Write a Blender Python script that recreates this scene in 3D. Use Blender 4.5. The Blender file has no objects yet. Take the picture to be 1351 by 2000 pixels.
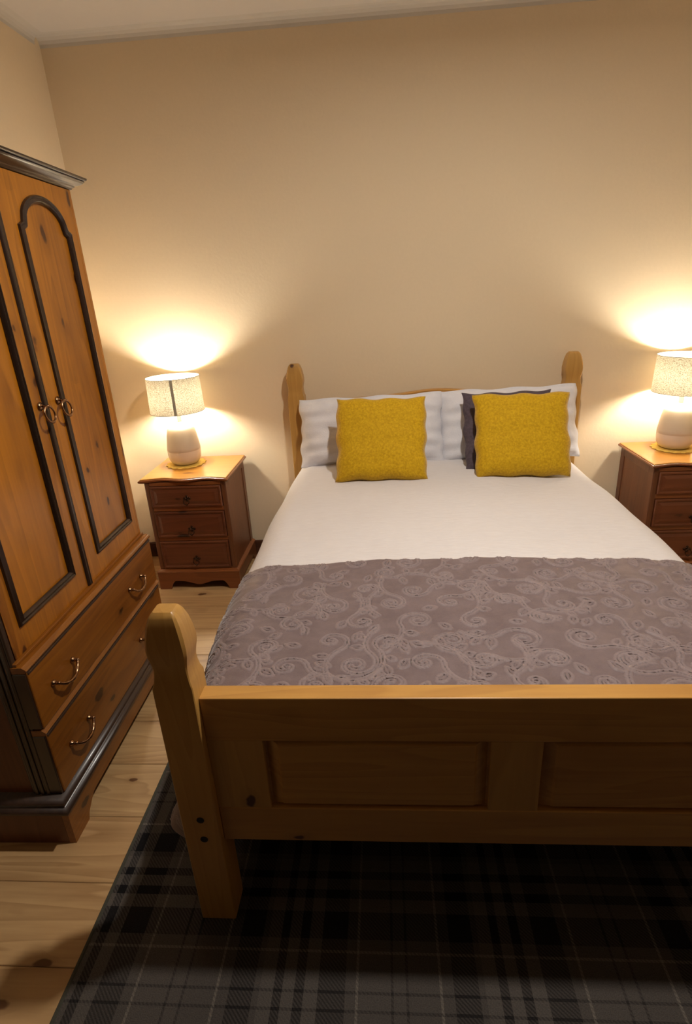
import bpy, bmesh, math, random
import numpy as np
from mathutils import Vector, Matrix
random.seed(7); rng = np.random.default_rng(7)
C = bpy.context.scene.collection
PI = math.pi

# ------------------------------------------------------------------ camera
cd = bpy.data.cameras.new('camera'); cam = bpy.data.objects.new('camera', cd); C.objects.link(cam)
F = Vector((-0.06807437, 0.93318414, -0.35289268)); R = Vector((0.99730542, 0.05395473, -0.04970699)); U = Vector((0.02734554, 0.35532556, 0.93434253))
M = Matrix(((R.x, U.x, -F.x, -0.238035), (R.y, U.y, -F.y, -2.889876), (R.z, U.z, -F.z, 1.452738), (0, 0, 0, 1)))
cam.matrix_world = M
cd.sensor_fit = 'AUTO'; cd.sensor_width = 36.0; cd.lens = 1050.03 * 36 / 2000
cd.shift_x = -8.75 / 2000; cd.shift_y = -32.5 / 2000
cd.clip_start = 0.02
bpy.context.scene.camera = cam

# ------------------------------------------------------------------ world, exposure, ceiling lamp light
w = bpy.data.worlds.new('world'); bpy.context.scene.world = w; w.use_nodes = True
w.node_tree.nodes['Background'].inputs[0].default_value = (0.02, 0.02, 0.025, 1)
w.node_tree.nodes['Background'].inputs[1].default_value = 0.2
vs = bpy.context.scene.view_settings
vs.view_transform = 'Standard'; vs.look = 'None'; vs.gamma = 1; vs.use_curve_mapping = False
vs.exposure = 0.0
LX, LY, LZ = 0.12, -1.655, 2.47
ld = bpy.data.lights.new('ceiling_light_source', 'AREA'); ld.shape = 'DISK'; ld.size = 0.08
ld.energy = 30; ld.color = (1.0, 0.93, 0.84)
lo = bpy.data.objects.new('ceiling_light_source', ld); lo.location = (LX, LY, LZ); C.objects.link(lo)
BULB = 620.0
BULBCOL = (1.0, 0.92, 0.79)

# ------------------------------------------------------------------ materials
def newmat(name):
    m = bpy.data.materials.new(name); m.use_nodes = True
    nt = m.node_tree; nt.nodes.clear()
    o = nt.nodes.new('ShaderNodeOutputMaterial'); b = nt.nodes.new('ShaderNodeBsdfPrincipled')
    nt.links.new(b.outputs[0], o.inputs[0])
    return m, nt, b
def N(nt, t, **kw):
    n = nt.nodes.new(t)
    for k, v in kw.items(): setattr(n, k, v)
    return n
def L(nt, a, b): nt.links.new(a, b)
def lin(r, g, b):
    f = lambda c: (c / 255 / 12.92) if c / 255 <= 0.04045 else ((c / 255 + 0.055) / 1.055) ** 2.4
    return (f(r), f(g), f(b), 1)
def math_(nt, op, a, b=None, clamp=False):
    n = N(nt, 'ShaderNodeMath', operation=op, use_clamp=clamp)
    for i, v in enumerate((a, b)):
        if v is None: continue
        if isinstance(v, (int, float)): n.inputs[i].default_value = v
        else: L(nt, v, n.inputs[i])
    return n.outputs[0]
def mixc(nt, fac, a, b, mode='MIX'):
    n = N(nt, 'ShaderNodeMix', data_type='RGBA', blend_type=mode)
    if isinstance(fac, (int, float)): n.inputs[0].default_value = fac
    else: L(nt, fac, n.inputs[0])
    for i, v in ((6, a), (7, b)):
        if isinstance(v, tuple): n.inputs[i].default_value = v
        else: L(nt, v, n.inputs[i])
    return n.outputs[2]
def ramp(nt, fac, stops, interp='LINEAR'):
    n = N(nt, 'ShaderNodeValToRGB'); n.color_ramp.interpolation = interp
    e = n.color_ramp.elements
    while len(e) < len(stops): e.new(0.5)
    for i, (p, c) in enumerate(stops): e[i].position = p; e[i].color = c if isinstance(c, tuple) else (c, c, c, 1)
    L(nt, fac, n.inputs[0]); return n.outputs[0]
def bump(nt, b, h, dist=0.001, strength=1.0):
    n = N(nt, 'ShaderNodeBump'); n.inputs['Distance'].default_value = dist; n.inputs['Strength'].default_value = strength
    L(nt, h, n.inputs['Height']); L(nt, n.outputs[0], b.inputs['Normal'])

def wood(name, c1, c2, axis='Z', rough=0.4, knots=1.0, knot_col=(60, 28, 12), vary=0.0, scale=1.0, coat=0.0, spec=0.5, seed=0.0, cont=1.0):
    m, nt, b = newmat(name)
    tc = N(nt, 'ShaderNodeTexCoord'); mp = N(nt, 'ShaderNodeMapping')
    st = 0.07; sc = {'X': (st, 1, 1), 'Y': (1, st, 1), 'Z': (1, 1, st)}[axis]
    vec = tc.outputs['Object']
    oi = N(nt, 'ShaderNodeObjectInfo')
    off = N(nt, 'ShaderNodeVectorMath', operation='SCALE'); off.inputs[0].default_value = (7.3, 3.1, 5.7); L(nt, oi.outputs['Random'], off.inputs['Scale'])
    ad = N(nt, 'ShaderNodeVectorMath', operation='ADD'); L(nt, vec, ad.inputs[0]); L(nt, off.outputs[0], ad.inputs[1])
    mp.inputs['Scale'].default_value = tuple(v * scale for v in sc); mp.inputs['Location'].default_value = (seed, seed * .7, seed * .3)
    L(nt, ad.outputs[0], mp.inputs['Vector'])
    # growth rings: distorted waves made by noise stretched along the grain
    n1 = N(nt, 'ShaderNodeTexNoise'); n1.inputs['Scale'].default_value = 6; n1.inputs['Detail'].default_value = 2; n1.inputs['Distortion'].default_value = 0.6
    L(nt, mp.outputs[0], n1.inputs['Vector'])
    rings = math_(nt, 'FRACT', math_(nt, 'MULTIPLY', n1.outputs[0], 13.0))
    rings = ramp(nt, rings, [(0.0, 0.15), (0.75, 0.75), (0.93, 1.0), (1.0, 0.15)])
    n2 = N(nt, 'ShaderNodeTexNoise'); n2.inputs['Scale'].default_value = 90; n2.inputs['Detail'].default_value = 5
    L(nt, mp.outputs[0], n2.inputs['Vector'])
    n3 = N(nt, 'ShaderNodeTexNoise'); n3.inputs['Scale'].default_value = 3; n3.inputs['Detail'].default_value = 3
    L(nt, mp.outputs[0], n3.inputs['Vector'])
    f = math_(nt, 'ADD', math_(nt, 'MULTIPLY', rings, 0.38 * cont), math_(nt, 'MULTIPLY', n2.outputs[0], 0.55))
    f = math_(nt, 'ADD', f, math_(nt, 'MULTIPLY', math_(nt, 'SUBTRACT', n3.outputs[0], 0.5), 1.9))
    f = math_(nt, 'ADD', f, -0.02, True)
    col = mixc(nt, f, lin(*c1), lin(*c2))
    if vary: 
        v = math_(nt, 'ADD', math_(nt, 'MULTIPLY', oi.outputs['Random'], vary), 1 - vary * .5)
        cc = N(nt, 'ShaderNodeVectorMath', operation='SCALE'); L(nt, col, cc.inputs[0]); L(nt, v, cc.inputs['Scale']); col = cc.outputs[0]
    if knots:
        mk = N(nt, 'ShaderNodeMapping'); s2 = 0.5
        mk.inputs['Scale'].default_value = {'X': (s2, 1, 1), 'Y': (1, s2, 1), 'Z': (1, 1, s2)}[axis]
        wob = N(nt, 'ShaderNodeTexNoise'); wob.inputs['Scale'].default_value = 25; L(nt, ad.outputs[0], wob.inputs['Vector'])
        w2 = N(nt, 'ShaderNodeVectorMath', operation='SCALE'); w2.inputs['Scale'].default_value = 0.02; L(nt, wob.outputs['Color'], w2.inputs[0])
        w3 = N(nt, 'ShaderNodeVectorMath', operation='ADD'); L(nt, ad.outputs[0], w3.inputs[0]); L(nt, w2.outputs[0], w3.inputs[1])
        L(nt, w3.outputs[0], mk.inputs['Vector'])
        vo = N(nt, 'ShaderNodeTexVoronoi'); vo.inputs['Scale'].default_value = 13 * scale; L(nt, mk.outputs[0], vo.inputs['Vector'])
        sx = N(nt, 'ShaderNodeSeparateColor'); L(nt, vo.outputs['Color'], sx.inputs[0])
        pick = math_(nt, 'GREATER_THAN', sx.outputs[0], 1 - 0.8 * knots)
        size = math_(nt, 'ADD', math_(nt, 'MULTIPLY', sx.outputs[1], 0.15), 0.10)
        k = math_(nt, 'DIVIDE', vo.outputs['Distance'], size)
        core = math_(nt, 'MULTIPLY', ramp(nt, k, [(0.72, 1.0), (1.0, 0.0)]), pick)
        halo = math_(nt, 'MULTIPLY', math_(nt, 'MULTIPLY', ramp(nt, math_(nt, 'MULTIPLY', k, 0.4), [(0.2, 1.0), (1.0, 0.0)]), pick), 0.35)
        col = mixc(nt, halo, col, lin(*[int(a * .55 + bq * .45) for a, bq in zip(c2, knot_col)]))
        col = mixc(nt, math_(nt, 'MULTIPLY', core, 0.92), col, lin(*knot_col))
    L(nt, col, b.inputs['Base Color'])
    b.inputs['Roughness'].default_value = rough
    b.inputs['Coat Weight'].default_value = coat; b.inputs['Coat Roughness'].default_value = 0.18
    b.inputs['Specular IOR Level'].default_value = spec
    bump(nt, b, n2.outputs[0], 0.0004, 0.5)
    return m

def plain(name, col, rough=0.5, metal=0.0, noise=0.0, nscale=30, bumpd=0.0, spec=0.5):
    m, nt, b = newmat(name)
    tc = N(nt, 'ShaderNodeTexCoord'); n = N(nt, 'ShaderNodeTexNoise'); n.inputs['Scale'].default_value = nscale; n.inputs['Detail'].default_value = 4
    L(nt, tc.outputs['Object'], n.inputs['Vector'])
    c = lin(*col); d = tuple(v * (1 - noise) for v in c[:3]) + (1,)
    L(nt, mixc(nt, n.outputs[0], c, d), b.inputs['Base Color'])
    b.inputs['Roughness'].default_value = rough; b.inputs['Metallic'].default_value = metal; b.inputs['Specular IOR Level'].default_value = spec
    if bumpd: bump(nt, b, n.outputs[0], bumpd, 1)
    return m

def fabric(name, c1, c2, nscale, wscale, rough=0.9, sheen=0.0, bumpd=0.0008, sx=1.0, sy=1.0, detail=5):
    m, nt, b = newmat(name)
    tc = N(nt, 'ShaderNodeTexCoord'); mp = N(nt, 'ShaderNodeMapping'); mp.inputs['Scale'].default_value = (sx, sy, 1 if sy == 1 else sy)
    L(nt, tc.outputs['Object'], mp.inputs['Vector'])
    n = N(nt, 'ShaderNodeTexNoise'); n.inputs['Scale'].default_value = nscale; n.inputs['Detail'].default_value = detail; n.inputs['Roughness'].default_value = 0.7
    L(nt, mp.outputs[0], n.inputs['Vector'])
    n2 = N(nt, 'ShaderNodeTexNoise'); n2.inputs['Scale'].default_value = wscale; n2.inputs['Detail'].default_value = 2
    L(nt, mp.outputs[0], n2.inputs['Vector'])
    f = ramp(nt, n.outputs[0], [(0.36, 0.0), (0.64, 1.0)])
    L(nt, mixc(nt, f, lin(*c1), lin(*c2)), b.inputs['Base Color'])
    b.inputs['Roughness'].default_value = rough; b.inputs['Sheen Weight'].default_value = sheen; b.inputs['Sheen Roughness'].default_value = 0.4
    b.inputs['Specular IOR Level'].default_value = 0.2
    bump(nt, b, math_(nt, 'ADD', n.outputs[0], n2.outputs[0]), bumpd, 0.8)
    return m

M_wall = plain('painted_plaster', (232, 212, 180), 0.75, noise=0.04, nscale=60, bumpd=0.0006, spec=0.3)
M_ceil = plain('ceiling_paint', (206, 198, 188), 0.8, noise=0.03, nscale=40, bumpd=0.0004)
M_cove = plain('coving_paint', (200, 192, 180), 0.6, noise=0.03)
M_wdark = plain('bounce_cutting_wall', (44, 38, 36), 0.8, noise=.1)  # invented dark colour that soaks up bounce light on the footboard
M_sub = plain('subfloor', (60, 42, 26), 0.9)
M_floor = wood('oak_laminate', (198, 162, 114), (146, 108, 68), 'X', 0.42, knots=0.25, knot_col=(95, 60, 34), vary=0.16, scale=1.2, cont=1.25)
M_base = wood('dark_baseboard', (92, 52, 32), (62, 34, 20), 'X', 0.5, knots=0)
ORA, ORB = (184, 116, 24), (116, 62, 8)
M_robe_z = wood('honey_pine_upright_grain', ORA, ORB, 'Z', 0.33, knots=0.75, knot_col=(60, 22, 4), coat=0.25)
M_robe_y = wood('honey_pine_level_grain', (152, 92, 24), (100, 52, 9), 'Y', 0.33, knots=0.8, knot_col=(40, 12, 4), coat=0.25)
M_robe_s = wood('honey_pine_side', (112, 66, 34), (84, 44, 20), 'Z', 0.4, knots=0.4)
M_anti = wood('antiqued_dark_moulding', (66, 46, 34), (34, 23, 17), 'Z', 0.28, knots=0, coat=0.4)
M_antiy = wood('antiqued_dark_level_moulding', (70, 48, 34), (36, 23, 17), 'Y', 0.38, knots=0, coat=0.25)
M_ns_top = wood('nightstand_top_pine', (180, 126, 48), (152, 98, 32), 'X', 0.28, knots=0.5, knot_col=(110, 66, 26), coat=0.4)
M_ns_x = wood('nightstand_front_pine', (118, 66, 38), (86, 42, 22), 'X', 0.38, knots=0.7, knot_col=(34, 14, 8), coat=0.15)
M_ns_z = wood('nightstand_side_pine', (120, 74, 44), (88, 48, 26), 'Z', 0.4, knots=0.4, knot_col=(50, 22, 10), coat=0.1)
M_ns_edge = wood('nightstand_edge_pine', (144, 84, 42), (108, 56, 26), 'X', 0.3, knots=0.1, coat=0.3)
M_bed_x = wood('waxed_pine_level_grain', (204, 154, 80), (166, 114, 54), 'X', 0.36, knots=0.2, knot_col=(70, 34, 18), coat=0.15)
M_bed_z = wood('waxed_pine_upright_grain', (196, 150, 80), (166, 120, 58), 'Z', 0.38, knots=0.2, knot_col=(70, 36, 20), coat=0.15)
M_hole = plain('dark_bolt_recess', (30, 16, 10), 0.7)
M_brass = plain('aged_brass', (176, 136, 102), 0.22, 1.0, 0.5, 120)
M_bronze = plain('dark_bronze', (92, 70, 56), 0.25, 1.0, 0.5, 120)
M_dark = plain('dark_gap', (26, 15, 10), 0.8)
M_pill = fabric('white_cotton', (228, 226, 230), (220, 218, 224), 12, 200, 0.9, 0.1, 0.0012)
M_mustard = fabric('mustard_chenille', (214, 172, 26), (184, 142, 10), 110, 420, 0.75, 0.35, 0.0012)
M_grey = fabric('grey_linen', (92, 80, 88), (74, 64, 72), 80, 500, 0.85, 0.2)
M_cover = fabric('taupe_satin_quilt', (124, 108, 109), (113, 97, 98), 14, 350, 0.48, 0.3, 0.0006)
M_matt = fabric('mattress_ticking', (222, 216, 206), (206, 200, 190), 30, 300)
M_mat = fabric('mustard_felt', (238, 204, 110), (220, 180, 82), 60, 300)

# white bedspread with short woven dashes running across
def bedspread_mat():
    m, nt, b = newmat('white_seersucker_bedspread')
    tc = N(nt, 'ShaderNodeTexCoord'); mp = N(nt, 'ShaderNodeMapping'); mp.inputs['Scale'].default_value = (1, 5, 1)
    L(nt, tc.outputs['Object'], mp.inputs['Vector'])
    n = N(nt, 'ShaderNodeTexNoise'); n.inputs['Scale'].default_value = 26; n.inputs['Detail'].default_value = 3; L(nt, mp.outputs[0], n.inputs['Vector'])
    wv = N(nt, 'ShaderNodeTexWave', wave_type='BANDS', bands_direction='X'); wv.inputs['Scale'].default_value = 4.2; wv.inputs['Distortion'].default_value = 0.8
    L(nt, tc.outputs['Object'], wv.inputs['Vector'])
    h = math_(nt, 'ADD', n.outputs[0], math_(nt, 'MULTIPLY', wv.outputs[0], 0.35))
    L(nt, mixc(nt, n.outputs[0], lin(224, 220, 220), lin(214, 208, 207)), b.inputs['Base Color'])
    b.inputs['Roughness'].default_value = 0.85; b.inputs['Sheen Weight'].default_value = 0.1; b.inputs['Specular IOR Level'].default_value = 0.25
    bump(nt, b, h, 0.003, 0.7); return m
M_spread = bedspread_mat()

# tartan rug
def rug_mat():
    m, nt, b = newmat('charcoal_tartan_weave')
    tc = N(nt, 'ShaderNodeTexCoord'); sp = N(nt, 'ShaderNodeSeparateXYZ'); L(nt, tc.outputs['Object'], sp.inputs[0])
    def bands(co):
        f = math_(nt, 'FRACT', math_(nt, 'DIVIDE', co, 0.5))
        D, G, Gm = 0.08, 0.62, 0.42
        st = [(0.0, D), (.108, Gm), (.136, G), (.196, D), (.236, G), (.29, D), (.334, G), (.396, D + .04), (.516, Gm + .06), (.566, 1.0), (.576, Gm + .1), (.722, .2), (.732, Gm + .1), (.788, .2), (.798, Gm + .06), (.936, 1.0), (.946, Gm)]
        return ramp(nt, f, st, 'CONSTANT')
    bx = bands(math_(nt, 'ADD', sp.outputs[0], 10.621)); by = bands(math_(nt, 'ADD', math_(nt, 'MULTIPLY', sp.outputs[1], -1), 8.191))
    # twill weave picks warp or weft in diagonal lines
    tw = math_(nt, 'FRACT', math_(nt, 'MULTIPLY', math_(nt, 'ADD', sp.outputs[0], sp.outputs[1]), 110))
    tw = math_(nt, 'GREATER_THAN', tw, 0.5)
    tw = math_(nt, 'ADD', math_(nt, 'MULTIPLY', tw, 0.36), 0.32)
    v = mixc(nt, tw, bx, by)
    n = N(nt, 'ShaderNodeTexNoise'); n.inputs['Scale'].default_value = 420; n.inputs['Detail'].default_value = 2; L(nt, tc.outputs['Object'], n.inputs['Vector'])
    col = ramp(nt, v, [(0.06, lin(22, 21, 24)), (0.55, lin(93, 86, 82)), (1.0, lin(140, 132, 118))])
    col = mixc(nt, n.outputs[0], col, (0.0, 0.0, 0.0, 1))
    col = mixc(nt, 0.25, col, ramp(nt, v, [(0.06, lin(22, 21, 24)), (1.0, lin(150, 140, 130))]))
    L(nt, col, b.inputs['Base Color']); b.inputs['Roughness'].default_value = 0.95; b.inputs['Specular IOR Level'].default_value = 0.1
    bump(nt, b, n.outputs[0], 0.002, 1); return m
M_rug = rug_mat()

# speckled linen lamp shade lets the bulb's light through
def shade_mat():
    m = bpy.data.materials.new('speckled_linen_shade'); m.use_nodes = True; nt = m.node_tree; nt.nodes.clear()
    o = N(nt, 'ShaderNodeOutputMaterial'); tc = N(nt, 'ShaderNodeTexCoord'); mp = N(nt, 'ShaderNodeMapping'); mp.inputs['Scale'].default_value = (1, 1, 2.6)
    L(nt, tc.outputs['Object'], mp.inputs['Vector'])
    n = N(nt, 'ShaderNodeTexNoise'); n.inputs['Scale'].default_value = 210; n.inputs['Detail'].default_value = 3; L(nt, mp.outputs[0], n.inputs['Vector'])
    f = ramp(nt, n.outputs[0], [(0.38, 0.0), (0.56, 1.0)])
    c1 = mixc(nt, f, lin(110, 98, 76), lin(246, 232, 200))
    d = N(nt, 'ShaderNodeBsdfDiffuse'); t = N(nt, 'ShaderNodeBsdfTranslucent'); L(nt, mixc(nt, f, lin(150, 136, 104), lin(222, 210, 178)), d.inputs[0]); L(nt, c1, t.inputs[0])
    mx = N(nt, 'ShaderNodeMixShader'); mx.inputs[0].default_value = 0.036
    L(nt, d.outputs[0], mx.inputs[1]); L(nt, t.outputs[0], mx.inputs[2]); L(nt, mx.outputs[0], o.inputs[0]); return m
M_shade = shade_mat()
M_white = plain('white_plastic', (222, 216, 204), 0.4)
M_trimc = plain('shade_seam_tape', (176, 168, 146), 0.8)
M_cer = plain('matt_ceramic', (198, 184, 168), 0.5, noise=0.08, nscale=25)
M_cer2 = plain('glazed_ceramic', (214, 202, 188), 0.22, noise=0.05, nscale=20)
M_metal = plain('brushed_metal', (150, 145, 138), 0.35, 1.0)
def bulb_mat():
    m, nt, b = newmat('lit_bulb'); b.inputs['Emission Color'].default_value = BULBCOL + (1,); b.inputs['Emission Strength'].default_value = BULB; return m
M_bulb = bulb_mat()
m_, nt_, b_ = newmat('lit_diffuser'); b_.inputs['Emission Color'].default_value = (1, .9, .76, 1); b_.inputs['Emission Strength'].default_value = 3; M_diff = m_

# ------------------------------------------------------------------ mesh helpers
def obj(name, bm, mat, parent=None, smooth=False, loc=None):
    me = bpy.data.meshes.new(name)
    if isinstance(bm, bmesh.types.BMesh):
        bmesh.ops.recalc_face_normals(bm, faces=bm.faces); bm.to_mesh(me); bm.free()
    else: me.from_pydata(*bm)
    me.materials.append(mat)
    if smooth:
        for p in me.polygons: p.use_smooth = True
        if smooth != True: me.set_sharp_from_angle(angle=math.radians(smooth))
    o = bpy.data.objects.new(name, me); C.objects.link(o)
    if parent: o.parent = parent
    if loc: o.location = loc
    return o
def thing(name, label, cat, loc=(0, 0, 0), rz=0, group=None):
    o = bpy.data.objects.new(name, None); C.objects.link(o); o.location = loc; o.rotation_euler = (0, 0, rz); o.empty_display_size = .1
    o['label'] = label; o['category'] = cat
    if group: o['group'] = group
    return o
def tag(o, label, cat, group=None):
    o['label'] = label; o['category'] = cat
    if group: o['group'] = group
    return o
def struct(o): o['kind'] = 'structure'; return o
def BM(): return bmesh.new()
def box(bm, lo, hi, bev=0.0, seg=1):
    t = bmesh.new(); bmesh.ops.create_cube(t, size=1)
    for v in t.verts: v.co = Vector([(lo[i] + hi[i]) / 2 + v.co[i] * (hi[i] - lo[i]) for i in range(3)])
    if bev: bmesh.ops.bevel(t, geom=list(t.edges), offset=bev, segments=seg, affect='EDGES', profile=0.5)
    me = bpy.data.meshes.new('t'); t.to_mesh(me); t.free(); bm.from_mesh(me); bpy.data.meshes.remove(me); return bm
def loft(bm, rings, cap=True, closed=False):
    V = [[bm.verts.new(p) for p in r] for r in rings]; n = len(V[0])
    seq = list(range(len(V) - 1)) + ([len(V) - 1] if closed else [])
    for i in seq:
        a, b = V[i], V[(i + 1) % len(V)]
        for j in range(n): bm.faces.new((a[j], a[(j + 1) % n], b[(j + 1) % n], b[j]))
    if cap and not closed:
        bm.faces.new(V[0][::-1]); bm.faces.new(V[-1])
    return bm
def lathe(bm, prof, n=40, cx=0, cy=0, cap=True):
    return loft(bm, [[(cx + r * math.cos(2 * PI * k / n), cy + r * math.sin(2 * PI * k / n), z) for k in range(n)] for r, z in prof], cap)
def tube(bm, pts, rad, n=8):
    pts = [Vector(p) for p in pts]; rings = []; up = Vector((0.31, 0.17, 0.93)).normalized(); prev = None
    for i, p in enumerate(pts):
        t = (pts[min(i + 1, len(pts) - 1)] - pts[max(i - 1, 0)]).normalized()
        a = t.cross(up if prev is None else prev).normalized() if prev is None else (prev - t * prev.dot(t)).normalized()
        if prev is None: prev = a
        prev = a; b2 = t.cross(a); r = rad(i / (len(pts) - 1)) if callable(rad) else rad
        rings.append([p + (a * math.cos(2 * PI * k / n) + b2 * math.sin(2 * PI * k / n)) * r for k in range(n)])
    return loft(bm, rings)
def rect_ring(x0, x1, y0, y1, z): return [(x0, y0, z), (x1, y0, z), (x1, y1, z), (x0, y1, z)]
def sweep_closed(bm, path, prof, conv):
    """profile (across, out) swept round a closed 2-D path, mitred; conv maps (u, v, out) to 3-D"""
    n = len(path); rings = []
    for i in range(n):
        p0, p, p1 = Vector(path[i - 1]), Vector(path[i]), Vector(path[(i + 1) % n])
        d0 = (p - p0).normalized(); d1 = (p1 - p).normalized()
        n0 = Vector((d0.y, -d0.x)); n1 = Vector((d1.y, -d1.x)); m = (n0 + n1)
        m = m.normalized() if m.length > 1e-6 else n0; k = 1 / max(0.5, m.dot(n0))
        rings.append([conv(p.x + m.x * k * a, p.y + m.y * k * a, o) for a, o in prof])
    return loft(bm, rings, closed=True)

# ------------------------------------------------------------------ room
XL, XR, YB, YF, H = -1.736, 1.95, 0.0, -3.22, 2.585
def slab(name, lo, hi, mat): return struct(obj(name, box(BM(), lo, hi), mat))
floor = slab('floor', (XL - .1, YF - .1, -0.12), (XR + .1, YB + .1, -0.012), M_sub)
slab('ceiling', (XL - .1, YF - .1, H), (XR + .1, YB + .1, H + .1), M_ceil)
slab('wall_back', (XL - .1, YB, -0.012), (XR + .1, YB + .1, H), M_wall)
slab('wall_left', (XL - .1, YF, -0.012), (XL, YB, H), M_wall)
slab('wall_right', (XR, YF, -0.012), (XR + .1, YB, H), M_wall)
slab('wall_front', (XL - .1, YF - .1, -0.012), (XR + .1, YF, H), M_wdark)  # unseen wall behind the camera, darkened and set close to cut bounce light
# floor planks, each an object under the floor, sharing meshes
PL, PW = 1.24, 0.1944
pm = {}
def plank(x0, x1, y0, y1):
    key = (round(x1 - x0, 3), round(y1 - y0, 3))
    if key not in pm:
        bm = BM(); w2, h2 = (x1 - x0) / 2 - .0006, (y1 - y0) / 2 - .0006
        loft(bm, [rect_ring(-w2, w2, -h2, h2, -.012), rect_ring(-w2, w2, -h2, h2, -.0012), rect_ring(-w2 + .0016, w2 - .0016, -h2 + .0016, h2 - .0016, 0)])
        o = obj('plank', bm, M_floor, floor); pm[key] = o.data
    else: o = bpy.data.objects.new('plank', pm[key]); C.objects.link(o); o.parent = floor
    o.location = ((x0 + x1) / 2, (y0 + y1) / 2, 0)
y = -1.362 + PW * 7; r_ = 0
while y > YF:
    y1 = min(y, YB - .001); y0 = max(y - PW, YF + .001)
    x = -.62 + ((r_ * 0.43) % 1) * .42 - PL * 2
    while x < XR:
        a, b_2 = max(x, XL + .001) if x > -1.0 else XL + .001, min(x + PL, XR - .001)
        if x + PL < -1.0: x += PL; continue
        if b_2 - a > .03 and y1 - y0 > .01: plank(a, b_2, y0, y1)
        x += PL
    y -= PW; r_ += 1
# coving: quarter cove along each wall
def cove(name, p0, p1, nx, ny):
    bm = BM(); R0 = .042
    pr = [(0, 0), (0, -R0)] + [(R0 - R0 * math.cos(a) * 1.0, -R0 + R0 * math.sin(a)) for a in [PI / 2 * k / 5 for k in range(1, 5)]] + [(R0, 0)]
    rings = [[(p[0] + nx * u, p[1] + ny * u, H + v) for u, v in pr] for p in (p0, p1)]
    return struct(obj(name, loft(bm, rings), M_cove))
cove('trim_1', (XL, 0), (XR, 0), 0, -1); cove('trim_2', (XL, YF), (XL, -.042), 1, 0)
cove('trim_3', (XR, YF), (XR, -.042), -1, 0); cove('trim_4', (XL + .042, YF), (XR - .042, YF), 0, 1)
def baseb(name, lo, hi): return struct(obj(name, box(BM(), lo, hi, .004, 2), M_base))
baseb('baseboard_back', (XL + .016, -.015, 0), (XR - .016, 0, .092))
baseb('baseboard_left', (XL, YF, 0), (XL + .015, 0, .092))
baseb('baseboard_right', (XR - .015, YF, 0), (XR, 0, .092))
baseb('baseboard_front', (XL + .016, YF, 0), (XR - .016, YF + .015, .092))

# ------------------------------------------------------------------ rug
M_bind = plain('rug_binding', (74, 72, 60), 0.9, noise=.5, nscale=300, bumpd=.001)
bm = BM(); RX0, RX1, RY0, RY1 = -.99, 1.32, -3.05, -1.22
loft(bm, [rect_ring(RX0, RX1, RY0, RY1, .0005), rect_ring(RX0, RX1, RY0, RY1, .007), rect_ring(RX0 + .003, RX1 - .003, RY0 + .003, RY1 - .003, .0095)])
rug = tag(obj('rug', bm, M_rug), 'charcoal and grey tartan rug under the foot of the bed', 'rug')
bm = BM(); tube(bm, [(RX0 - .002, RY0 + (RY1 - RY0) * k / 40, .0065) for k in range(41)], .0055, 8)
o = obj('edge_binding', bm, M_bind, rug); o['label'] = 'olive grey bound edge'; bm = BM()
tube(bm, [(RX1 + .002, RY0 + (RY1 - RY0) * k / 40, .0065) for k in range(41)], .0055, 8)
o = obj('edge_binding', bm, M_bind, rug); o['label'] = 'olive grey bound edge'

# ------------------------------------------------------------------ bed
BX = 0.003
bed = thing('double_bed', 'waxed pine double bed with panelled footboard and shaped posts', 'bed', (0, 0, 0))
PROF = [(0, 1), (-.170, 1), (-.158, .90), (-.142, .85), (-.128, .83), (-.118, .86), (-.108, .90), (-.096, .96), (-.080, .985), (-.055, .93), (-.030, .82), (-.012, .68), (-.004, .56), (0, .46)]
def post(cx, cy, top, hx, hy, z0, ch=.12):
    bm = BM(); rings = []
    for i, (dz, s) in enumerate(PROF):
        z = z0 if i == 0 else top + dz
        # chamfer widens in the shaped head
        c = .05 if dz < -.165 or i == 0 else (.05 + .14 * min(1, max(0, (dz + .165) / .13)))
        a, b = hx * s, hy * s; ca, cb = min(a, b) * c, min(a, b) * c
        rings.append([(cx + x, cy + y, z) for x, y in ((-a + ca, -b), (a - ca, -b), (a, -b + cb), (a, b - cb), (a - ca, b), (-a + ca, b), (-a, b - cb), (-a, -b + cb))])
    loft(bm, rings); return bm
FX = .6875
for s in (-1, 1):
    o = obj('foot_post', post(BX + s * FX - (.0 if s < 0 else 0), -1.994, .886, .0425, .0365, .0098), M_bed_z, bed, 35)
    for z in (.349, .288):
        bm = BM(); lathe(bm, [(.0088, 0), (.0088, .0012), (.0066, .0014), (.0060, .0004)], 16)
        h = obj('bolt_hole', bm, M_hole, o); h.rotation_euler = (PI / 2, 0, 0); h.location = (BX + s * (FX - .003), -2.0303, z); h['label'] = 'dark round bolt hole'
for s in (-1, 1):
    obj('head_post', post(.006 + s * .707, -.062, 1.121, .0435, .036, 0), M_bed_z, bed, 35)
xa, xb = BX - FX + .0425, BX + FX - .0425
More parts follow.
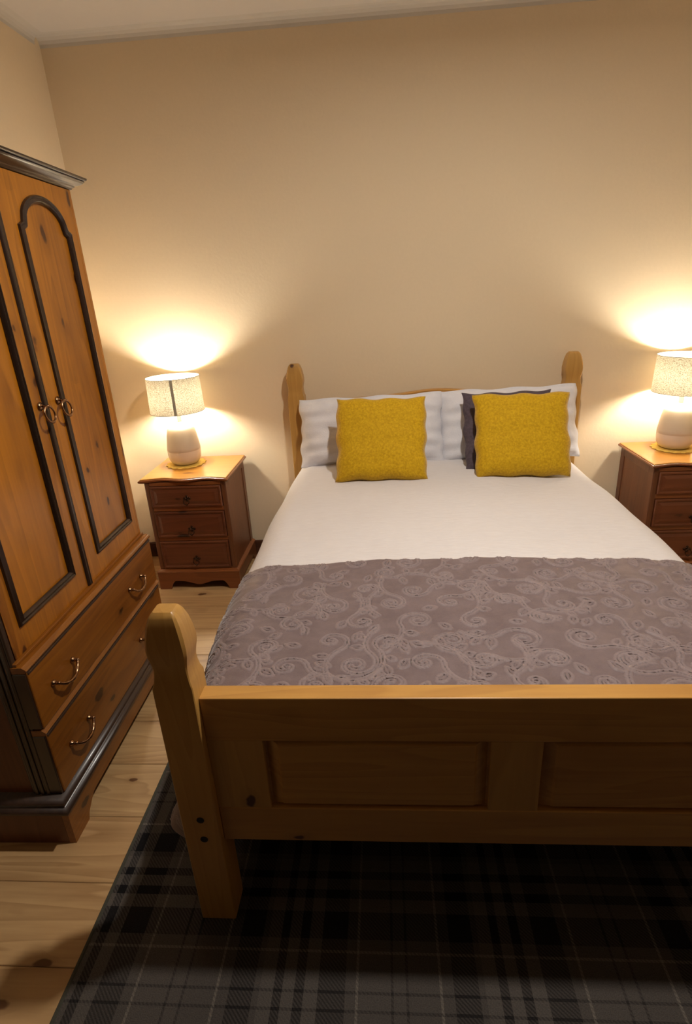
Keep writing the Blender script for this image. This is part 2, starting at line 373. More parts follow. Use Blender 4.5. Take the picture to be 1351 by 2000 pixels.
# footboard: top rail, stiles, bottom rail, two raised panels
yb0, yb1 = -2.012, -1.971
obj('top_rail', box(BM(), (xa, yb0, .563), (xb, yb1, .677), .002, 2), M_bed_x, bed)
obj('bottom_rail', box(BM(), (xa, yb0, .263), (xb, yb1, .366), .002), M_bed_x, bed)
st = [(xa, -.520), (-.035, .072), (.562, xb)]
for a, b in st: obj('stile', box(BM(), (a, yb0 + .001, .366), (b, yb1 - .001, .563), .001), M_bed_z, bed)
for a, b in ((-.520, -.035), (.072, .562)):
    bm = BM(); z0, z1 = .366, .563
    def rr(i, yy, k=.4): return [(a + i, yy, z0 + i * k), (b - i, yy, z0 + i * k), (b - i, yy, z1 - i * k), (a + i, yy, z1 - i * k)]
    loft(bm, [rr(0, yb1 - .006), rr(0, yb0 + .016), rr(.004, yb0 + .017), rr(.028, yb0 + .006), rr(.032, yb0 + .0025), rr(.036, yb0 + .002)])
    obj('panel', bm, M_bed_x, bed)
# headboard with a gently arched top rail
hx0, hx1 = -.664, .676
def ztop(x): 
    t = (x - .04) / .66
    return .917 + .043 * (.5 + .5 * math.cos(PI * min(1, abs(t)))) + .004 * math.cos(3 * PI * t)
bm = BM(); xs = [hx0 + (hx1 - hx0) * k / 40 for k in range(41)]
rings = [[(x, -.085, .80), (x, -.085, ztop(x) - .005), (x, -.080, ztop(x)), (x, -.052, ztop(x)), (x, -.048, ztop(x) - .005), (x, -.048, .80)] for x in xs]
loft(bm, rings); obj('headboard_rail', bm, M_bed_x, bed, 40)
obj('headboard_rail', box(BM(), (hx0, -.083, .42), (hx1, -.050, .52), .002), M_bed_x, bed)
for a, b in ((hx0, -.56), (-.05, .06), (.57, hx1)): obj('headboard_stile', box(BM(), (a, -.082, .52), (b, -.051, .80), .001), M_bed_z, bed)
for a, b in ((-.56, -.05), (.06, .57)): obj('headboard_panel', box(BM(), (a, -.075, .52), (b, -.056, .80), .001), M_bed_x, bed)
for s in (-1, 1):
    obj('side_rail', box(BM(), (BX + s * .684 - .013, -1.957, .27), (BX + s * .684 + .013, -.10, .40), .003), M_bed_x, bed)
for k in range(10): obj('slat', box(BM(), (-.668, -1.88 + k * .19, .375), (.674, -1.80 + k * .19, .395), .002), M_bed_x, bed)

mat = tag(obj('mattress', box(BM(), (-.655, -1.945, .397), (.66, -.12, .585), .03, 3), M_matt, None, True), 'mattress under the white bedspread', 'mattress')

def halfw(y):  # width factor along the bed
    if y > -1.1: return -.012 * ((y + 1.1) / 1.0) ** 1.5 - .012 * max(0, (y + .5) / .4) ** 2
    if y < -1.6: return -.030 * min(1, ((-1.6 - y) / .25)) ** 1.3
    return 0
def drape_pt(u, y, off, hem):
    """u = signed arc length from the bed's middle line"""
    s = 1 if u > 0 else -1; a = abs(u); hw = .622 + halfw(y); zt = .618; Rr = .105
    if a < hw:
        x = a; z = zt + .016 * math.cos(a / hw * PI / 2) ** 1.2 - .004; nx, nz = 0, 1
        return (BX + s * x, z + off, s * 0, 1)
    arc = Rr * PI / 2; b = a - hw
    if b < arc:
        t = b / Rr; nx, nz = math.sin(t), math.cos(t)
        x = hw + Rr * nx; z = zt - .004 - Rr + Rr * nz
        return (BX + s * (x + nx * off), z + nz * off, s * nx, nz)
    c = b - arc; x = hw + Rr + (.08 + .03 * min(1, max(0, (-1.5 - y) / .3))) * (c / .32) ** 1.3; z = zt - .004 - Rr - c * .985
    e = min(1, max(0, (-1.87 - y) / .088)); x -= .10 * e ** 3 * min(1, c / .10)   # the hanging corner turns in at the foot
    rip = .006 * math.sin(y * 21 + 1.3 * s) * min(1, c / .12) + .004 * math.sin(y * 47 + s) * min(1, c / .2)
    return (BX + s * (x + off + rip), z, s, 0)
TOTAL = .622 + .105 * PI / 2
def sheet(name, y0, y1, drop, off, du, dv, hfun, thick, mat, skew=None):
    um = TOTAL + drop; nu = int(2 * um / du); us = np.linspace(-um, um, nu)
    nv = int(abs(y1 - y0) / dv); vs_ = np.linspace(0, 1, nv)
    top = []; hh = hfun(us, y0 + (y1 - y0) * vs_) if hfun else np.zeros((nv, nu))
    verts = []
    for j, v in enumerate(vs_):
        for i, u in enumerate(us):
            ys = y0 + (skew(u) if skew else 0); y = ys + (y1 - ys) * v
            x, z, nx, nz = drape_pt(u, y, off + hh[j, i], drop)
            # round the free ends down
            e0 = min(1, abs(y - ys) / .010); z -= thick * .8 * (1 - math.sqrt(max(0, 1 - (1 - e0) ** 2))) * nz
            verts.append((x, y, z))
    faces = [(j * nu + i, j * nu + i + 1, (j + 1) * nu + i + 1, (j + 1) * nu + i) for j in range(nv - 1) for i in range(nu - 1)]
    o = obj(name, (verts, [], faces), mat, None, True)
    sm = o.modifiers.new('thickness', 'SOLIDIFY'); sm.thickness = thick; sm.offset = -1; return o
def soft(us, ys):
    Ug, Yg = np.meshgrid(us, ys); h = 0.0022 * np.sin(Ug * 9 + 2 * np.sin(Yg * 5)) + .0018 * np.sin(Yg * 14 + 1.7 * np.sin(Ug * 6)) + .0012 * np.sin(Ug * 31 + Yg * 9)
    return h
sp_ = sheet('bedspread', -.115, -1.955, .27, .006, .016, .016, soft, .008, M_spread)
tag(sp_, 'white woven bedspread covering the upper half of the bed', 'bedspread')

# quilted scroll pattern: spirals, stems and leaves stamped into a height field
def scrolls(us, ys):
    h = np.zeros((len(ys), len(us))); r = random.Random(4)
    u0, du = us[0], us[1] - us[0]; y0, dy = ys[0], ys[1] - ys[0]
    def stamp(u, y, amp, sg):
        ci, cj = (u - u0) / du, (y - y0) / dy; ri = int(2.6 * sg / abs(du)) + 1; rj = int(2.6 * sg / abs(dy)) + 1
        i0, i1 = max(0, int(ci) - ri), min(len(us), int(ci) + ri + 2); j0, j1 = max(0, int(cj) - rj), min(len(ys), int(cj) + rj + 2)
        if i0 >= i1 or j0 >= j1: return
        dd = ((us[None, i0:i1] - u) ** 2 + (ys[j0:j1, None] - y) ** 2) / (2 * sg * sg)
        h[j0:j1, i0:i1] = np.maximum(h[j0:j1, i0:i1], amp * np.exp(-dd))
    def line(pts, amp=1.0, sg=.0015, gap=None):
        for (a, b) in zip(pts[:-1], pts[1:]):
            n = max(1, int(math.hypot(b[0] - a[0], b[1] - a[1]) / .0016))
            for k in range(n): stamp(a[0] + (b[0] - a[0]) * k / n, a[1] + (b[1] - a[1]) * k / n, amp, sg)
    def off(pts, d):
        out = []
        for i in range(len(pts)):
            a, b = pts[max(0, i - 1)], pts[min(len(pts) - 1, i + 1)]; l = math.hypot(b[0] - a[0], b[1] - a[1]) or 1
            out.append((pts[i][0] - (b[1] - a[1]) / l * d, pts[i][1] + (b[0] - a[0]) / l * d))
        return out
    def leaf(x, y, a, ln):
        for sd in (-1, 1): line([(x + math.cos(a) * t * ln - math.sin(a) * sd * math.sin(PI * t) * ln * .26, y + math.sin(a) * t * ln + math.cos(a) * sd * math.sin(PI * t) * ln * .26) for t in [k / 8 for k in range(9)]], .8)
        line([(x + math.cos(a) * t * ln, y + math.sin(a) * t * ln) for t in (0, .8)], .45, .0013)
    row = 0; y = -1.37
    while y > -2.02:
        x = -1.1 + (row % 2) * .077
        while x < 1.1:
            cx, cy = x + r.uniform(-.02, .02), y + r.uniform(-.012, .012); s = 1 if r.random() < .5 else -1; R0 = r.uniform(.040, .056); ph = r.uniform(0, 6.28)
            sp = [(cx + R0 * math.exp(-.19 * t) * math.cos(ph + s * t), cy + .82 * R0 * math.exp(-.19 * t) * math.sin(ph + s * t)) for t in [k * .32 for k in range(34)]]
            tx, ty = sp[0]; ta = ph - s * PI / 2
            tail = [(tx + math.cos(ta + s * .9 * q) * q * .11, ty + math.sin(ta + s * .9 * q) * q * .11) for q in [k / 9 for k in range(10)]][::-1]
            pts = tail[:-1] + sp
            line(pts, 1); line(off(pts, .0065), .8)
            for q in range(3): leaf(tail[2 + 2 * q][0], tail[2 + 2 * q][1], ta + s * (1.1 - q * .9) + r.uniform(-.3, .3), r.uniform(.03, .048))
            leaf(cx + R0 * 1.1 * math.cos(ph + 2.4), cy + R0 * math.sin(ph + 2.4), ph + 2.0, .04)
            x += .155
        y -= .082; row += 1
    Ug, Yg = np.meshgrid(us, ys)
    pf = .0014 * np.sin(Ug * 13 + 2 * np.sin(Yg * 11)) * np.sin(Yg * 17 + Ug * 3) + .0007 * np.sin(Ug * 61 + 3 * np.sin(Yg * 43)) * np.sin(Yg * 71)
    global RIDGE_SHEEN; RIDGE_SHEEN = h.copy(); return h * .0042 + pf
RIDGE_SHEEN = None  # ridge heights, reused as the mask for the painted sheen
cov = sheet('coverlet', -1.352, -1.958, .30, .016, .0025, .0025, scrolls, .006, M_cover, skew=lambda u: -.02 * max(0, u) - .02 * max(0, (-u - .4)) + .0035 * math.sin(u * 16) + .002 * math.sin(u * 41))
at = cov.data.attributes.new('ridge_sheen', 'FLOAT', 'POINT'); at.data.foreach_set('value', RIDGE_SHEEN.astype(np.float32).ravel())
nt = M_cover.node_tree; b_ = [n for n in nt.nodes if n.type == 'BSDF_PRINCIPLED'][0]; a_ = N(nt, 'ShaderNodeAttribute', attribute_name='ridge_sheen')
src = b_.inputs['Base Color'].links[0].from_socket   # satin sheen on the raised scrolls, painted in as a paler colour
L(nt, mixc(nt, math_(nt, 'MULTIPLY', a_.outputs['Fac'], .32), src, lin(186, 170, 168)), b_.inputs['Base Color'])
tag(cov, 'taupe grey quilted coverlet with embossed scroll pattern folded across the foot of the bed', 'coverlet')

# ------------------------------------------------------------------ pillows and cushions
def pillow(name, w, h, t, base, top, mat, label, cat, n=34, pw=.5, pinch=.035, wr=.006, seed=1, twist=0.0, roll=0.0, group=None, ex=4, flange=0.0):
    """base/top: centre of the lower and upper edge; leans between them"""
    base, top = Vector(base), Vector(top); up = (top - base); h = up.length; up.normalize()
    side = Vector((math.cos(twist), math.sin(twist), 0)); side = (side - up * side.dot(up)).normalized()
    if roll: Rm = Matrix.Rotation(roll, 3, side.cross(up)); side = Rm @ side; up = Rm @ up
    nrm = side.cross(up); r = random.Random(seed); ph = [r.uniform(0, 6) for _ in range(8)]
    c0 = (base + top) / 2; V = []; Fc = []
    for sd in (1, -1):
        for j in range(n + 1):
            for i in range(n + 1):
                u = -1 + 2 * i / n; v = -1 + 2 * j / n
                pu = u * (1 - pinch * (1 - v * v) * abs(u) ** 2.0 * .0 - pinch * (1 - abs(v) ** 2)); pv = v * (1 - pinch * (1 - abs(u) ** 2))
                f = (max(0, 1 - abs(u) ** ex) * max(0, 1 - abs(v) ** ex)) ** pw
                if flange: f = (max(0, 1 - min(1, abs(u) * (1 + flange)) ** ex) * max(0, 1 - min(1, abs(v) * (1 + flange * 1.3)) ** ex)) ** pw
                f = f * (1 - .10 * v)
                ed = max(abs(u), abs(v)) ** 3
                wv = wr * (math.sin(7 * u + 3 * v + ph[0]) * .5 + math.sin(13 * v + 4 * u * u + ph[1]) * .4 + ed * math.sin(19 * (u if abs(v) > abs(u) else v) + ph[2]) * .7 + .35 * math.sin(29 * u + 11 * v + ph[3]) * ed)
                wob = .003 * math.sin(5 * v + ph[4]) * abs(u) + .004 * math.sin(11 * v + ph[5]) * abs(u) ** 3
                V.append(c0 + side * (pu * w / 2 + wob * (1 if u > 0 else -1)) + up * (pv * h / 2 + .004 * math.sin(9 * u + ph[6]) * abs(v) ** 3) + nrm * (sd * (f * t / 2 + .0012) + wv * (f if not (i in (0, n) or j in (0, n)) else 0)) )
    m = (n + 1) ** 2
    for j in range(n):
        for i in range(n):
            a = j * (n + 1) + i; Fc.append((a, a + 1, a + n + 2, a + n + 1)); Fc.append((m + a, m + a + n + 1, m + a + n + 2, m + a + 1))
    rim = [i for i in range(n + 1)] + [j * (n + 1) + n for j in range(1, n + 1)] + [n * (n + 1) + i for i in range(n - 1, -1, -1)] + [j * (n + 1) for j in range(n - 1, 0, -1)]
    for k in range(len(rim)):
        a, b = rim[k], rim[(k + 1) % len(rim)]; Fc.append((b, a, m + a, m + b))
    o = obj(name, ([tuple(v) for v in V], [], Fc), mat, None, True)
    bmx = BM(); bmx.from_mesh(o.data); bmesh.ops.recalc_face_normals(bmx, faces=bmx.faces); bmx.to_mesh(o.data); bmx.free()
    for p in o.data.polygons: p.use_smooth = True
    tag(o, label, cat, group); return o
# (faces with nrm pointing to the camera side: side x up = -Y)
pillow('pillow', .73, .38, .12, (-.316, -.272, .626), (-.312, -.145, .955), M_pill, 'white pillow behind the lone yellow cushion on the left side of the bed', 'pillow', wr=.012, seed=3, pinch=.02, roll=.02, twist=-.05, group='white bed pillows', flange=.05)
pillow('pillow', .69, .38, .12, (.376, -.262, .626), (.370, -.135, .968), M_pill, 'white pillow behind the grey cushion on the right side of the bed', 'pillow', wr=.012, seed=5, pinch=.02, roll=.0, group='white bed pillows', flange=.05)
pillow('cushion', .42, .39, .12, (-.262, -.555, .636), (-.255, -.38, .985), M_mustard, 'mustard yellow square cushion on the left, on its own before the white pillow', 'cushion', seed=8, pinch=.022, wr=.003, group='square scatter cushions')
pillow('cushion', .425, .39, .12, (.375, -.555, .636), (.382, -.395, .985), M_mustard, 'mustard yellow square cushion leaning in front of the grey cushion', 'cushion', seed=11, pinch=.022, wr=.003, roll=.008, group='square scatter cushions')
pillow('cushion', .42, .37, .07, (.345, -.442, .634), (.342, -.275, .972), M_grey, 'dark grey cushion mostly hidden behind the right yellow cushion', 'cushion', seed=14, pinch=.02, wr=.003, roll=.0, group='square scatter cushions')

# ------------------------------------------------------------------ nightstands
def ns_outline(off, D, W, n=24):
    """local: x 0..-W side to side centred, y front negative; serpentine front edge"""
    a = W / 2 + off; yb = -.018; pts = [(a, yb), (a, -D + .02 - off * .2)]
    for k in range(n + 1):
        x = a - 2 * a * k / n; t = x / a
        pts.append((x, -D - off + .013 - .010 * math.cos(2 * PI * t) - (.006 if abs(t) > .93 else 0)))
    pts += [(-a, yb)]
    return pts
def pull(x, y, z, parent, name='drawer_pull'):
    bm = BM()
    # ornate back plate (quatrefoil) and swinging drop
    for dx, dz, rr_ in ((0, 0, .011), (-.013, 0, .007), (.013, 0, .007), (0, .012, .006), (0, -.011, .006)):
        rings = [[(x + dx + rr_ * s_ * math.cos(2 * PI * k / 10), y - d, z + dz + rr_ * s_ * math.sin(2 * PI * k / 10)) for k in range(10)] for s_, d in ((1, .0), (1, .0025), (.6, .004))]
        loft(bm, rings)
    tube(bm, [(x, y - .002, z + .003), (x, y - .014, z + .003)], .0035, 8)
    tube(bm, [(x + .015 * math.sin(a), y - .014 - .003 * (1 - math.cos(a)), z - .012 - .015 * -math.cos(a) + 0) for a in [2 * PI * k / 20 for k in range(21)]], .0022, 6)
    rings = [[(x + r2 * math.cos(2 * PI * k / 10), y - .017 + r2 * math.sin(2 * PI * k / 10), z + zz) for k in range(10)] for r2, zz in ((.002, -.022), (.0055, -.027), (.005, -.031), (.0015, -.034))]
    loft(bm, rings)
    return obj(name, bm, M_bronze, parent, True)
def make_nightstand(cx, label):
    W, D, Hn = .4107, .3918, .627
    t = thing('nightstand', label, 'nightstand', (cx, 0, 0), 0, 'pine bedside cabinets')
    yb = -.022
    # body: carcass sides, back, face frame
    obj('cabinet_body', box(BM(), (-W / 2, -D + .012, .10), (W / 2, yb, .603), .003), M_ns_z, t)
    for s in (-1, 1):   # face frame stiles and framed side panels
        obj('face_stile', box(BM(), (s * W / 2 - (.022 if s > 0 else 0), -D, .115), (s * W / 2 + (.022 if s < 0 else 0), -D + .013, .603), .003, 2), M_ns_z, t)
        x0, x1 = (W / 2 - .001, W / 2 + .004) if s > 0 else (-W / 2 - .004, -W / 2 + .001)
        bm = BM(); box(bm, (x0, -D + .002, .115), (x1, -D + .045, .603), .0015); box(bm, (x0, yb - .04, .115), (x1, yb, .603), .0015); box(bm, (x0, -D + .0455, .565), (x1, yb - .0405, .603), .0015)
        obj('side_frame', bm, M_ns_z, t)
    for z0, z1 in ((.585, .603), (.447, .470), (.280, .300), (.112, .122)): obj('face_rail', box(BM(), (-W / 2 + .022, -D + .001, z0), (W / 2 - .022, -D + .013, z1), .001), M_ns_edge, t)
    dx = W / 2 - .0235
    for k, (z0, z1) in enumerate(((.471, .584), (.301, .446), (.123, .279))):
        bm = BM()
        def dr(i, y_): return [(-dx + i, y_, z0 + i + .001), (dx - i, y_, z0 + i + .001), (dx - i, y_, z1 - i - .001), (-dx + i, y_, z1 - i - .001)]
        loft(bm, [dr(0, -D + .014), dr(0, -D - .006), dr(.003, -D - .009), dr(.010, -D - .009), dr(.013, -D - .005), dr(.016, -D - .005), dr(.030, -D - .009), dr(.032, -D - .0095)])
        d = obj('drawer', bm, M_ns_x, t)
        pull(0.0 + .004, -D - .0095, (z0 + z1) / 2 - .012 + (.004 if k == 0 else -.01), d)
    # plinth with top moulding and scalloped apron
    o1 = .016
    bm = BM(); n = 40; z1 = .098; Wp = W / 2 + o1; yf = -D - o1
    def cut(x):
        t_ = abs(x) / (Wp - .062)
        if t_ > 1: return 0
        return .050 - .022 * math.exp(-(t_ / .34) ** 2) - (.0 if t_ < .8 else .05 * ((t_ - .8) / .2) ** 2 * .9)
    xs = sorted(set([-Wp, Wp] + [-Wp + 2 * Wp * k / n for k in range(n + 1)] + [-(Wp - .0621), Wp - .0621, -(Wp - .0619), Wp - .0619]))
    rings = [[(x, yf, cut(x)), (x, yf, z1), (x, yf + .018, z1), (x, yf + .018, cut(x))] for x in xs]
    loft(bm, rings)
    obj('front_apron', bm, M_ns_edge, t)
    for s in (-1, 1):
        ys = [yf + .0185 + (yb - yf - .0185) * k / 24 for k in range(25)]; Yc = (ys[0] + ys[-1]) / 2; hl = (ys[-1] - ys[0]) / 2
        bm = BM(); rings = [[(s * (Wp - .018), y_, .0 if abs(y_ - Yc) > hl - .05 else .035), (s * Wp, y_, .0 if abs(y_ - Yc) > hl - .05 else .035), (s * Wp, y_, z1), (s * (Wp - .018), y_, z1)] for y_ in ys]
        loft(bm, rings); obj('side_apron', bm, M_ns_z, t)
    bm = BM()
    lev = [(0.0, .0985), (.002, .103), (-.002, .108), (-.011, .112), (-.015, .115)]
    loft(bm, [[(-Wp - o, yb, z), (Wp + o, yb, z), (Wp + o, yf - o, z), (-Wp - o, yf - o, z)] for o, z in lev])
    obj('plinth_moulding', bm, M_ns_edge, t)
    # serpentine top: edge moulding then the flat top
    bm = BM(); lv = [(.006, .6035), (.012, .606), (.020, .610), (.023, .615), (.021, .620), (.018, .6215)]
    loft(bm, [[(x, y_, z) for x, y_ in ns_outline(o, D, W)] for o, z in lv]); obj('top_edge', bm, M_ns_edge, t, 50)
    bm = BM(); lv = [(.015, .6217), (.0155, .625), (.012, .627)]
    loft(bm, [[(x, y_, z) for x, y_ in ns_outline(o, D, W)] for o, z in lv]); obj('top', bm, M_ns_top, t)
    return t
make_nightstand(-1.0475 - .2054, 'pine bedside cabinet with three drawers standing left of the bed beside the wardrobe')
make_nightstand(1.0295 + .2054, 'pine bedside cabinet at the right of the bed, cut off by the picture edge')

# ------------------------------------------------------------------ lamps on scalloped mats
def make_lamp(cx, cy, label, seam):
    z0 = .631
    mt = BM(); n = 96
    loft(mt, [[((.102 + .005 * math.cos(16 * 2 * PI * k / n) - e) * math.cos(2 * PI * k / n), (.102 + .005 * math.cos(16 * 2 * PI * k / n) - e) * math.sin(2 * PI * k / n), z) for k in range(n)] for e, z in ((0, .0002), (0, .0025), (.002, .0035))])
    o = obj('lamp_mat', mt, M_mat, None, False, (cx, cy, .6275)); tag(o, 'round mustard scalloped mat under the ' + ('left' if cx < 0 else 'right') + ' bedside lamp', 'mat', 'mats under the lamps')
    t = thing('table_lamp', label, 'lamp', (cx, cy, z0), 0, 'lit bedside table lamps')
    bm = BM(); lathe(bm, [(.052, 0), (.060, .003), (.074, .014), (.083, .032), (.0868, .055), (.0865, .078)], 48); obj('base_lower', bm, M_cer2, t, 40)
    bm = BM(); lathe(bm, [(.0865, .078), (.0875, .0795), (.086, .095), (.082, .125), (.077, .160), (.0705, .190), (.062, .206), (.046, .219), (.026, .226), (.013, .229)], 48); obj('base_upper', bm, M_cer, t, 50)
    bm = BM(); lathe(bm, [(.011, .229), (.011, .262), (.016, .264), (.016, .318), (.012, .320)], 24); obj('socket', bm, M_white, t, 40)
    bm = BM(); lathe(bm, [(.006, .3205), (.013, .326), (.022, .345), (.028, .365), (.028, .380), (.020, .398), (.006, .405)], 20); b = obj('bulb', bm, M_bulb, t, True)
    sz0, sz1, r0, r1 = .285, .462, .138, .133
    sh = BM(); n = 64
    def ring(r, z): return [(r * math.cos(2 * PI * k / n), r * math.sin(2 * PI * k / n), z) for k in range(n)]
    loft(sh, [ring(r0, sz0), ring(r1, sz1)], cap=False)
    so = obj('shade', sh, M_shade, t, True)
    for r, z in ((r0, sz0), (r1, sz1)):
        bm = BM(); tube(bm, [(r * math.cos(2 * PI * k / 64), r * math.sin(2 * PI * k / 64), z) for k in range(65)], .0016, 6); obj('shade_rim', bm, M_trimc, so, True)
    a = seam; bm = BM(); dirs = [(math.cos(a + k), math.sin(a + k)) for k in (-.05, .05)]
    loft(bm, [[(dirs[0][0] * (r + .0006), dirs[0][1] * (r + .0006), z), (dirs[1][0] * (r + .0006), dirs[1][1] * (r + .0006), z), (dirs[1][0] * (r + .0016), dirs[1][1] * (r + .0016), z), (dirs[0][0] * (r + .0016), dirs[0][1] * (r + .0016), z)] for r, z in ((r0, sz0), (r1, sz1))])
    o = obj('shade_seam', bm, M_trimc, so); o['label'] = 'darker upright seam'
    bm = BM()   # spider ring that carries the shade
    for k in range(3):
        q = 2 * PI * k / 3 + .4; tube(bm, [(.015 * math.cos(q), .015 * math.sin(q), .299), (r0 * .998 * math.cos(q), r0 * .998 * math.sin(q), sz0 + .012)], .0014, 6)
    tube(bm, [(.0165 * math.cos(2 * PI * k / 16), .0165 * math.sin(2 * PI * k / 16), .299) for k in range(17)], .002, 6)
    obj('shade_spider', bm, M_metal, t)
    return t
make_lamp(-1.322, -.146, 'lit table lamp with linen drum shade showing its dark seam, beside the wardrobe', -PI / 2 + .28)
make_lamp(1.228, -.146, 'lit table lamp with linen drum shade at the right edge of the picture', PI / 2)

# ------------------------------------------------------------------ wardrobe (local: x out of the front, -y along the front towards the camera)
WX, WY, WA = -1.2108, -1.0087, .014
wr = thing('wardrobe', 'tall honey pine double wardrobe with two drawers and antiqued dark mouldings against the left wall', 'wardrobe', (WX, WY, 0), WA)
WW, DP = .809, .488
def wbox(name, x0, x1, s0, s1, z0, z1, mat, parent=wr, bev=.002, seg=1): return obj(name, box(BM(), (x0, -s1, z0), (x1, -s0, z1), bev, seg), mat, parent)
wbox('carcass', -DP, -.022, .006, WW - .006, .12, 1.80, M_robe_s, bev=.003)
# corner posts: dark, reeded on the side
for s0, s1 in ((0, .017), (WW - .017, WW)):
    bm = BM(); box(bm, (-.060, -s1, .165), (0, -s0, 1.80), .003, 2)
    so = s1 if s0 > .1 else s0
    for k in range(3): box(bm, (-.052 + k * .017, -(so + .0035), .165), (-.041 + k * .017, -(so - .004), 1.80), .003, 2)
    obj('corner_post', bm, M_anti if s0 > .1 else M_robe_z, wr)
wbox('back_stile', -DP, -DP + .05, -.001, .0055, .165, 1.80, M_robe_s); wbox('back_stile', -DP, -DP + .05, WW - .0055, WW + .001, .165, 1.80, M_robe_s)
GAP = .398
def arch(s0, s1, zb, zs, zt, n=30):
    """closed outline (s, z), anticlockwise seen from the room (s runs to the left)"""
    pts = [(s0, zb), (s1, zb), (s1, zs)]
    w_ = (s1 - s0)
    for k in range(1, n):
        u = 1 - k / n; t_ = abs(2 * u - 1)
        if t_ > .84: z = zs + .010 * (1 - (t_ - .84) / .16)
        else: z = zs + .022 + (zt - zs - .022) * (1 - (t_ / .84) ** 2) ** .62
        pts.append((s0 + w_ * u, z))
    pts.append((s0, zs)); return pts
def door(sa, sb, pa, pb, zb0, zt0, handle_s, first):
    z0, z1 = .612, 1.797
    inner = arch(pa, pb, zb0, 1.663, 1.747)
    # dense resample of the straight edges
    P = []
    for i in range(len(inner)):
        a, b = inner[i], inner[(i + 1) % len(inner)]; d = math.hypot(b[0] - a[0], b[1] - a[1]); k = max(1, int(d / .08))
        P += [(a[0] + (b[0] - a[0]) * j / k, a[1] + (b[1] - a[1]) * j / k) for j in range(k)]
    c = ((pa + pb) / 2, (zb0 + 1.70) / 2)
    def toray(p):
        dx, dz = p[0] - c[0], p[1] - c[1]; k = 1e9
        for e, cc, dd in ((sa, c[0], dx), (sb, c[0], dx), (z0, c[1], dz), (z1, c[1], dz)):
            if abs(dd) > 1e-9 and (e - cc) / dd > 0: k = min(k, (e - cc) / dd)
        return [c[0] + dx * k, c[1] + dz * k]
    O = [toray(p) for p in P]
    for cr in ((sa, z0), (sb, z0), (sa, z1), (sb, z1)):
        j = min(range(len(O)), key=lambda q: math.hypot(O[q][0] - cr[0], O[q][1] - cr[1])); O[j] = list(cr)
    bm = BM(); X = lambda Q, x: [(x, -q[0], q[1]) for q in Q]
    loft(bm, [X(P, -.021), X(O, -.021), X(O, 0), X(P, 0)], closed=True)
    d = obj('door', bm, M_robe_z, wr)
    # recessed field
    bm = BM(); q2 = [(pa, zb0), (pb, zb0), (pb, 1.747), (pa, 1.747)]
    loft(bm, [X(P, -.016), X(P, -.004)]); p = obj('panel', bm, M_robe_z, d)
    # dark moulding round the field: double bead
    prof = [(-.0135, -.002), (-.0125, .004), (-.008, .0085), (-.003, .006), (0, .0045), (.003, .008), (.007, .0065), (.009, 0), (.009, -.003)]
    bm = BM(); sweep_closed(bm, P, [(a, o_) for a, o_ in prof], lambda u, v, o_: (o_ - .0, -u, v))
    obj('panel_moulding', bm, M_anti, d, 50)
    # ring pull
    hz = 1.196; hs = handle_s; bm = BM()
    for r_2, x_ in ((.012, .0), ): loft(bm, [[(x_ + e, -hs + r_2 * f * math.cos(2 * PI * k / 14), hz + r_2 * f * math.sin(2 * PI * k / 14)) for k in range(14)] for e, f in ((0, 1), (.003, 1), (.006, .6), (.009, .25))])
    tube(bm, [(.004, -hs, hz), (.018, -hs, hz), (.022, -hs, hz - .002)], .0038, 8)
    Rg = .0225
    tube(bm, [(.021 + .004 * (1 - math.cos(a)) , -hs + Rg * math.sin(a), hz - Rg + Rg * math.cos(a)) for a in [2 * PI * k / 32 for k in range(33)]], lambda q: .0030 + .0016 * max(0, math.cos((q - .5) * 2 * PI * 2.2)) ** 4, 8)
    for k in (-1, 0, 1): 
        bb = bmesh.ops.create_icosphere(bm, subdivisions=2, radius=.0042 if k == 0 else .0032); bmesh.ops.translate(bm, verts=bb['verts'], vec=(.029, -hs + k * .0075, hz - 2 * Rg + abs(k) * .001))
    obj('ring_pull', bm, M_brass, d, True)
    return d
d1 = door(.0175, GAP - .0005, .066, .318, .690, 1.747, .340, True)
d2 = door(GAP + .0005, WW - .0185, .478, .738, .690, 1.747, .430, False)
# astragal strip on the near door at the meeting stiles
bm = BM(); sa = GAP - .004
rings = [[(x, -(sa + u), z) for u, x in ((0, .0002), (.002, .006), (.006, .008), (.010, .0055), (.013, .0055), (.017, .008), (.021, .006), (.0235, .0002))] for z in (.614, 1.795)]
loft(bm, rings); obj('meeting_bead', bm, M_anti, d2, 50)
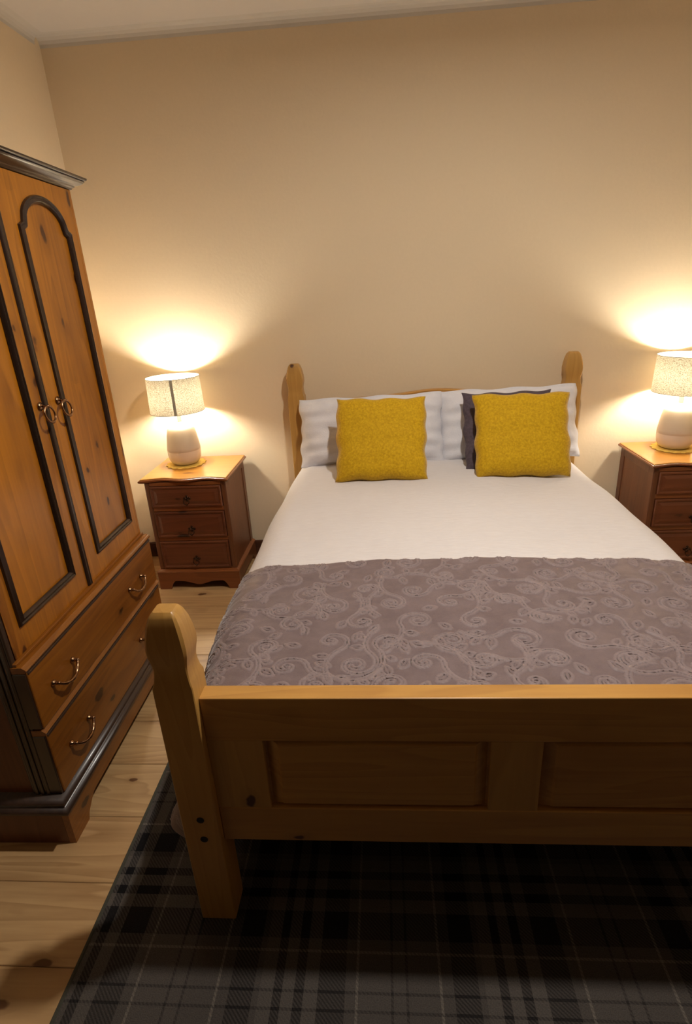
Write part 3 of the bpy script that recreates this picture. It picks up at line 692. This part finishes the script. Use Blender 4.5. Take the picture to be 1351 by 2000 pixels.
# rail above the drawers, drawer fronts with top ledge
def wpull(s, z, x, parent):
    bm = BM()
    for k in (-1, 1):
        c_ = s + k * .050
        loft(bm, [[(x + e, -c_ + .0095 * f * math.cos(2 * PI * q / 12), z + .0095 * f * math.sin(2 * PI * q / 12)) for q in range(12)] for e, f in ((0, 1), (.003, 1.05), (.006, .7), (.012, .5), (.018, .62), (.022, .3))])
    pts = []
    for q in range(29):
        a = -1 + 2 * q / 28; pts.append((x + .017 + .010 * (1 - a * a), -(s + a * .050), z - .024 * (1 - abs(a) ** 2.4) ))
    tube(bm, pts, lambda t_: .0042 + .0016 * math.exp(-((t_ - .5) / .1) ** 2) + .0014 * math.exp(-((t_ - .22) / .05) ** 2) + .0014 * math.exp(-((t_ - .78) / .05) ** 2), 8)
    return obj('drawer_pull', bm, M_brass, parent, True)
def wdrawer(z0, z1, hz, x1=.030):
    # thick front with moulded ledge along its top
    bm = BM(); e = .003
    box(bm, (-.020, -(WW - .004), z0), (x1, -.004, z1 - .019), .003, 2)
    d = obj('drawer', bm, M_robe_y, wr)
    bm = BM(); lv = [(x1 - .004, z1 - .0185), (x1 + .001, z1 - .016), (x1 + .004, z1 - .010), (x1 + .001, z1 - .006), (x1 - .004, z1 - .003), (x1 - .007, z1)]
    loft(bm, [[(-.020, -(WW + .001), z), (x, -(WW + .001), z), (x, -(-.001), z), (-.020, -(-.001), z)] for x, z in lv]); obj('drawer_ledge', bm, M_robe_y, d)
    for s in (WW - .0035, .0035):
        bm = BM()
        sg = 1 if s > .1 else -1
        box(bm, (-.018, -max(s, s + sg * .005), z0 + .002), (x1 - .003, -min(s, s + sg * .005), z1 - .021), .0015)
        obj('drawer_side_cover', bm, M_anti, d)
    bm = BM(); box(bm, (x1 - .0025, -(WW - .006), z1 - .0275), (x1 + .0022, -.006, z1 - .019), .002, 2); obj('drawer_bead', bm, M_antiy, d)
    for s in (.182, .677): wpull(s, hz, x1 + .0, d)
    return d
wbox('drawer_rail', -.02, .010, .002, WW - .002, .603, .6115, M_robe_y, bev=.001)
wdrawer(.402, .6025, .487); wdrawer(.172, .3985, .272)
# plinth: dark moulding and bracket-foot base
bm = BM(); lv = [(.036, .118), (.046, .122), (.051, .130), (.048, .139), (.040, .145), (.036, .150), (.040, .154), (.038, .160), (.032, .166), (.028, .1705)]
loft(bm, [[(-DP, -(WW + o - .016), z), (o, -(WW + o - .016), z), (o, (o - .016), z), (-DP, (o - .016), z)] for o, z in lv]); obj('base_moulding', bm, M_antiy, wr, 60)
xf = .036; s0, s1 = -.018, WW + .018
bm = BM(); zt = .1175
def cutw(s):
    d = min(s - s0, s1 - s)
    if d < .075: return 0
    if d < .135: return .036 * (1 - math.cos(PI * (d - .075) / .06)) / 2 + .020 * min(1, (d - .075) / .01)
    return .056
ss = sorted(set([s0 + (s1 - s0) * k / 60 for k in range(61)] + [s0 + .0749, s0 + .0751, s1 - .0749, s1 - .0751]))
loft(bm, [[(xf - .02, -s, cutw(s)), (xf, -s, cutw(s)), (xf, -s, zt), (xf - .02, -s, zt)] for s in ss]); obj('front_plinth', bm, M_robe_y, wr)
for s in (s0, s1 - .02):
    bm = BM(); xs = [-DP + (xf - .0205 + DP) * k / 30 for k in range(31)]
    def cx_(x): d = min(x + DP, xf - x); return 0 if d < .10 or xf - x < .42 else .045 * min(1, (d - .10) / .05)
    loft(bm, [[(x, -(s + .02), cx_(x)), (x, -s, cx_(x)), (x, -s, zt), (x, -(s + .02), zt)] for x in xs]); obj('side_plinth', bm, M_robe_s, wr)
# cornice
bm = BM(); lv = [(-.001, 1.7985), (.004, 1.800), (.006, 1.806), (.012, 1.810), (.014, 1.815), (.024, 1.818), (.036, 1.826), (.042, 1.835), (.040, 1.838), (.048, 1.841), (.050, 1.850), (.046, 1.853)]
lv = [(o, 1.7985 + (z - 1.7985) * .62) for o, z in lv]
loft(bm, [[(-DP, -(WW + o), z), (o, -(WW + o), z), (o, o * .45, z), (-DP, o * .45, z)] for o, z in lv]); obj('cornice', bm, M_antiy, wr, 60)

# ------------------------------------------------------------------ ceiling downlight (above the picture)
t = thing('ceiling_light', 'round white ceiling light above the foot of the bed', 'light', (LX, LY, H - .0005))
bm = BM(); rg = lambda r, z: [(r * math.cos(2 * PI * k / 40), r * math.sin(2 * PI * k / 40), z) for k in range(40)]
loft(bm, [rg(.075, 0), rg(.095, 0), rg(.095, -.060), rg(.085, -.066), rg(.075, -.060)], closed=True); obj('fitting', bm, M_ceil, t, 40)
bm = BM(); loft(bm, [rg(.0745, -.030), rg(.0745, -.036)]); obj('diffuser', bm, M_diff, t)
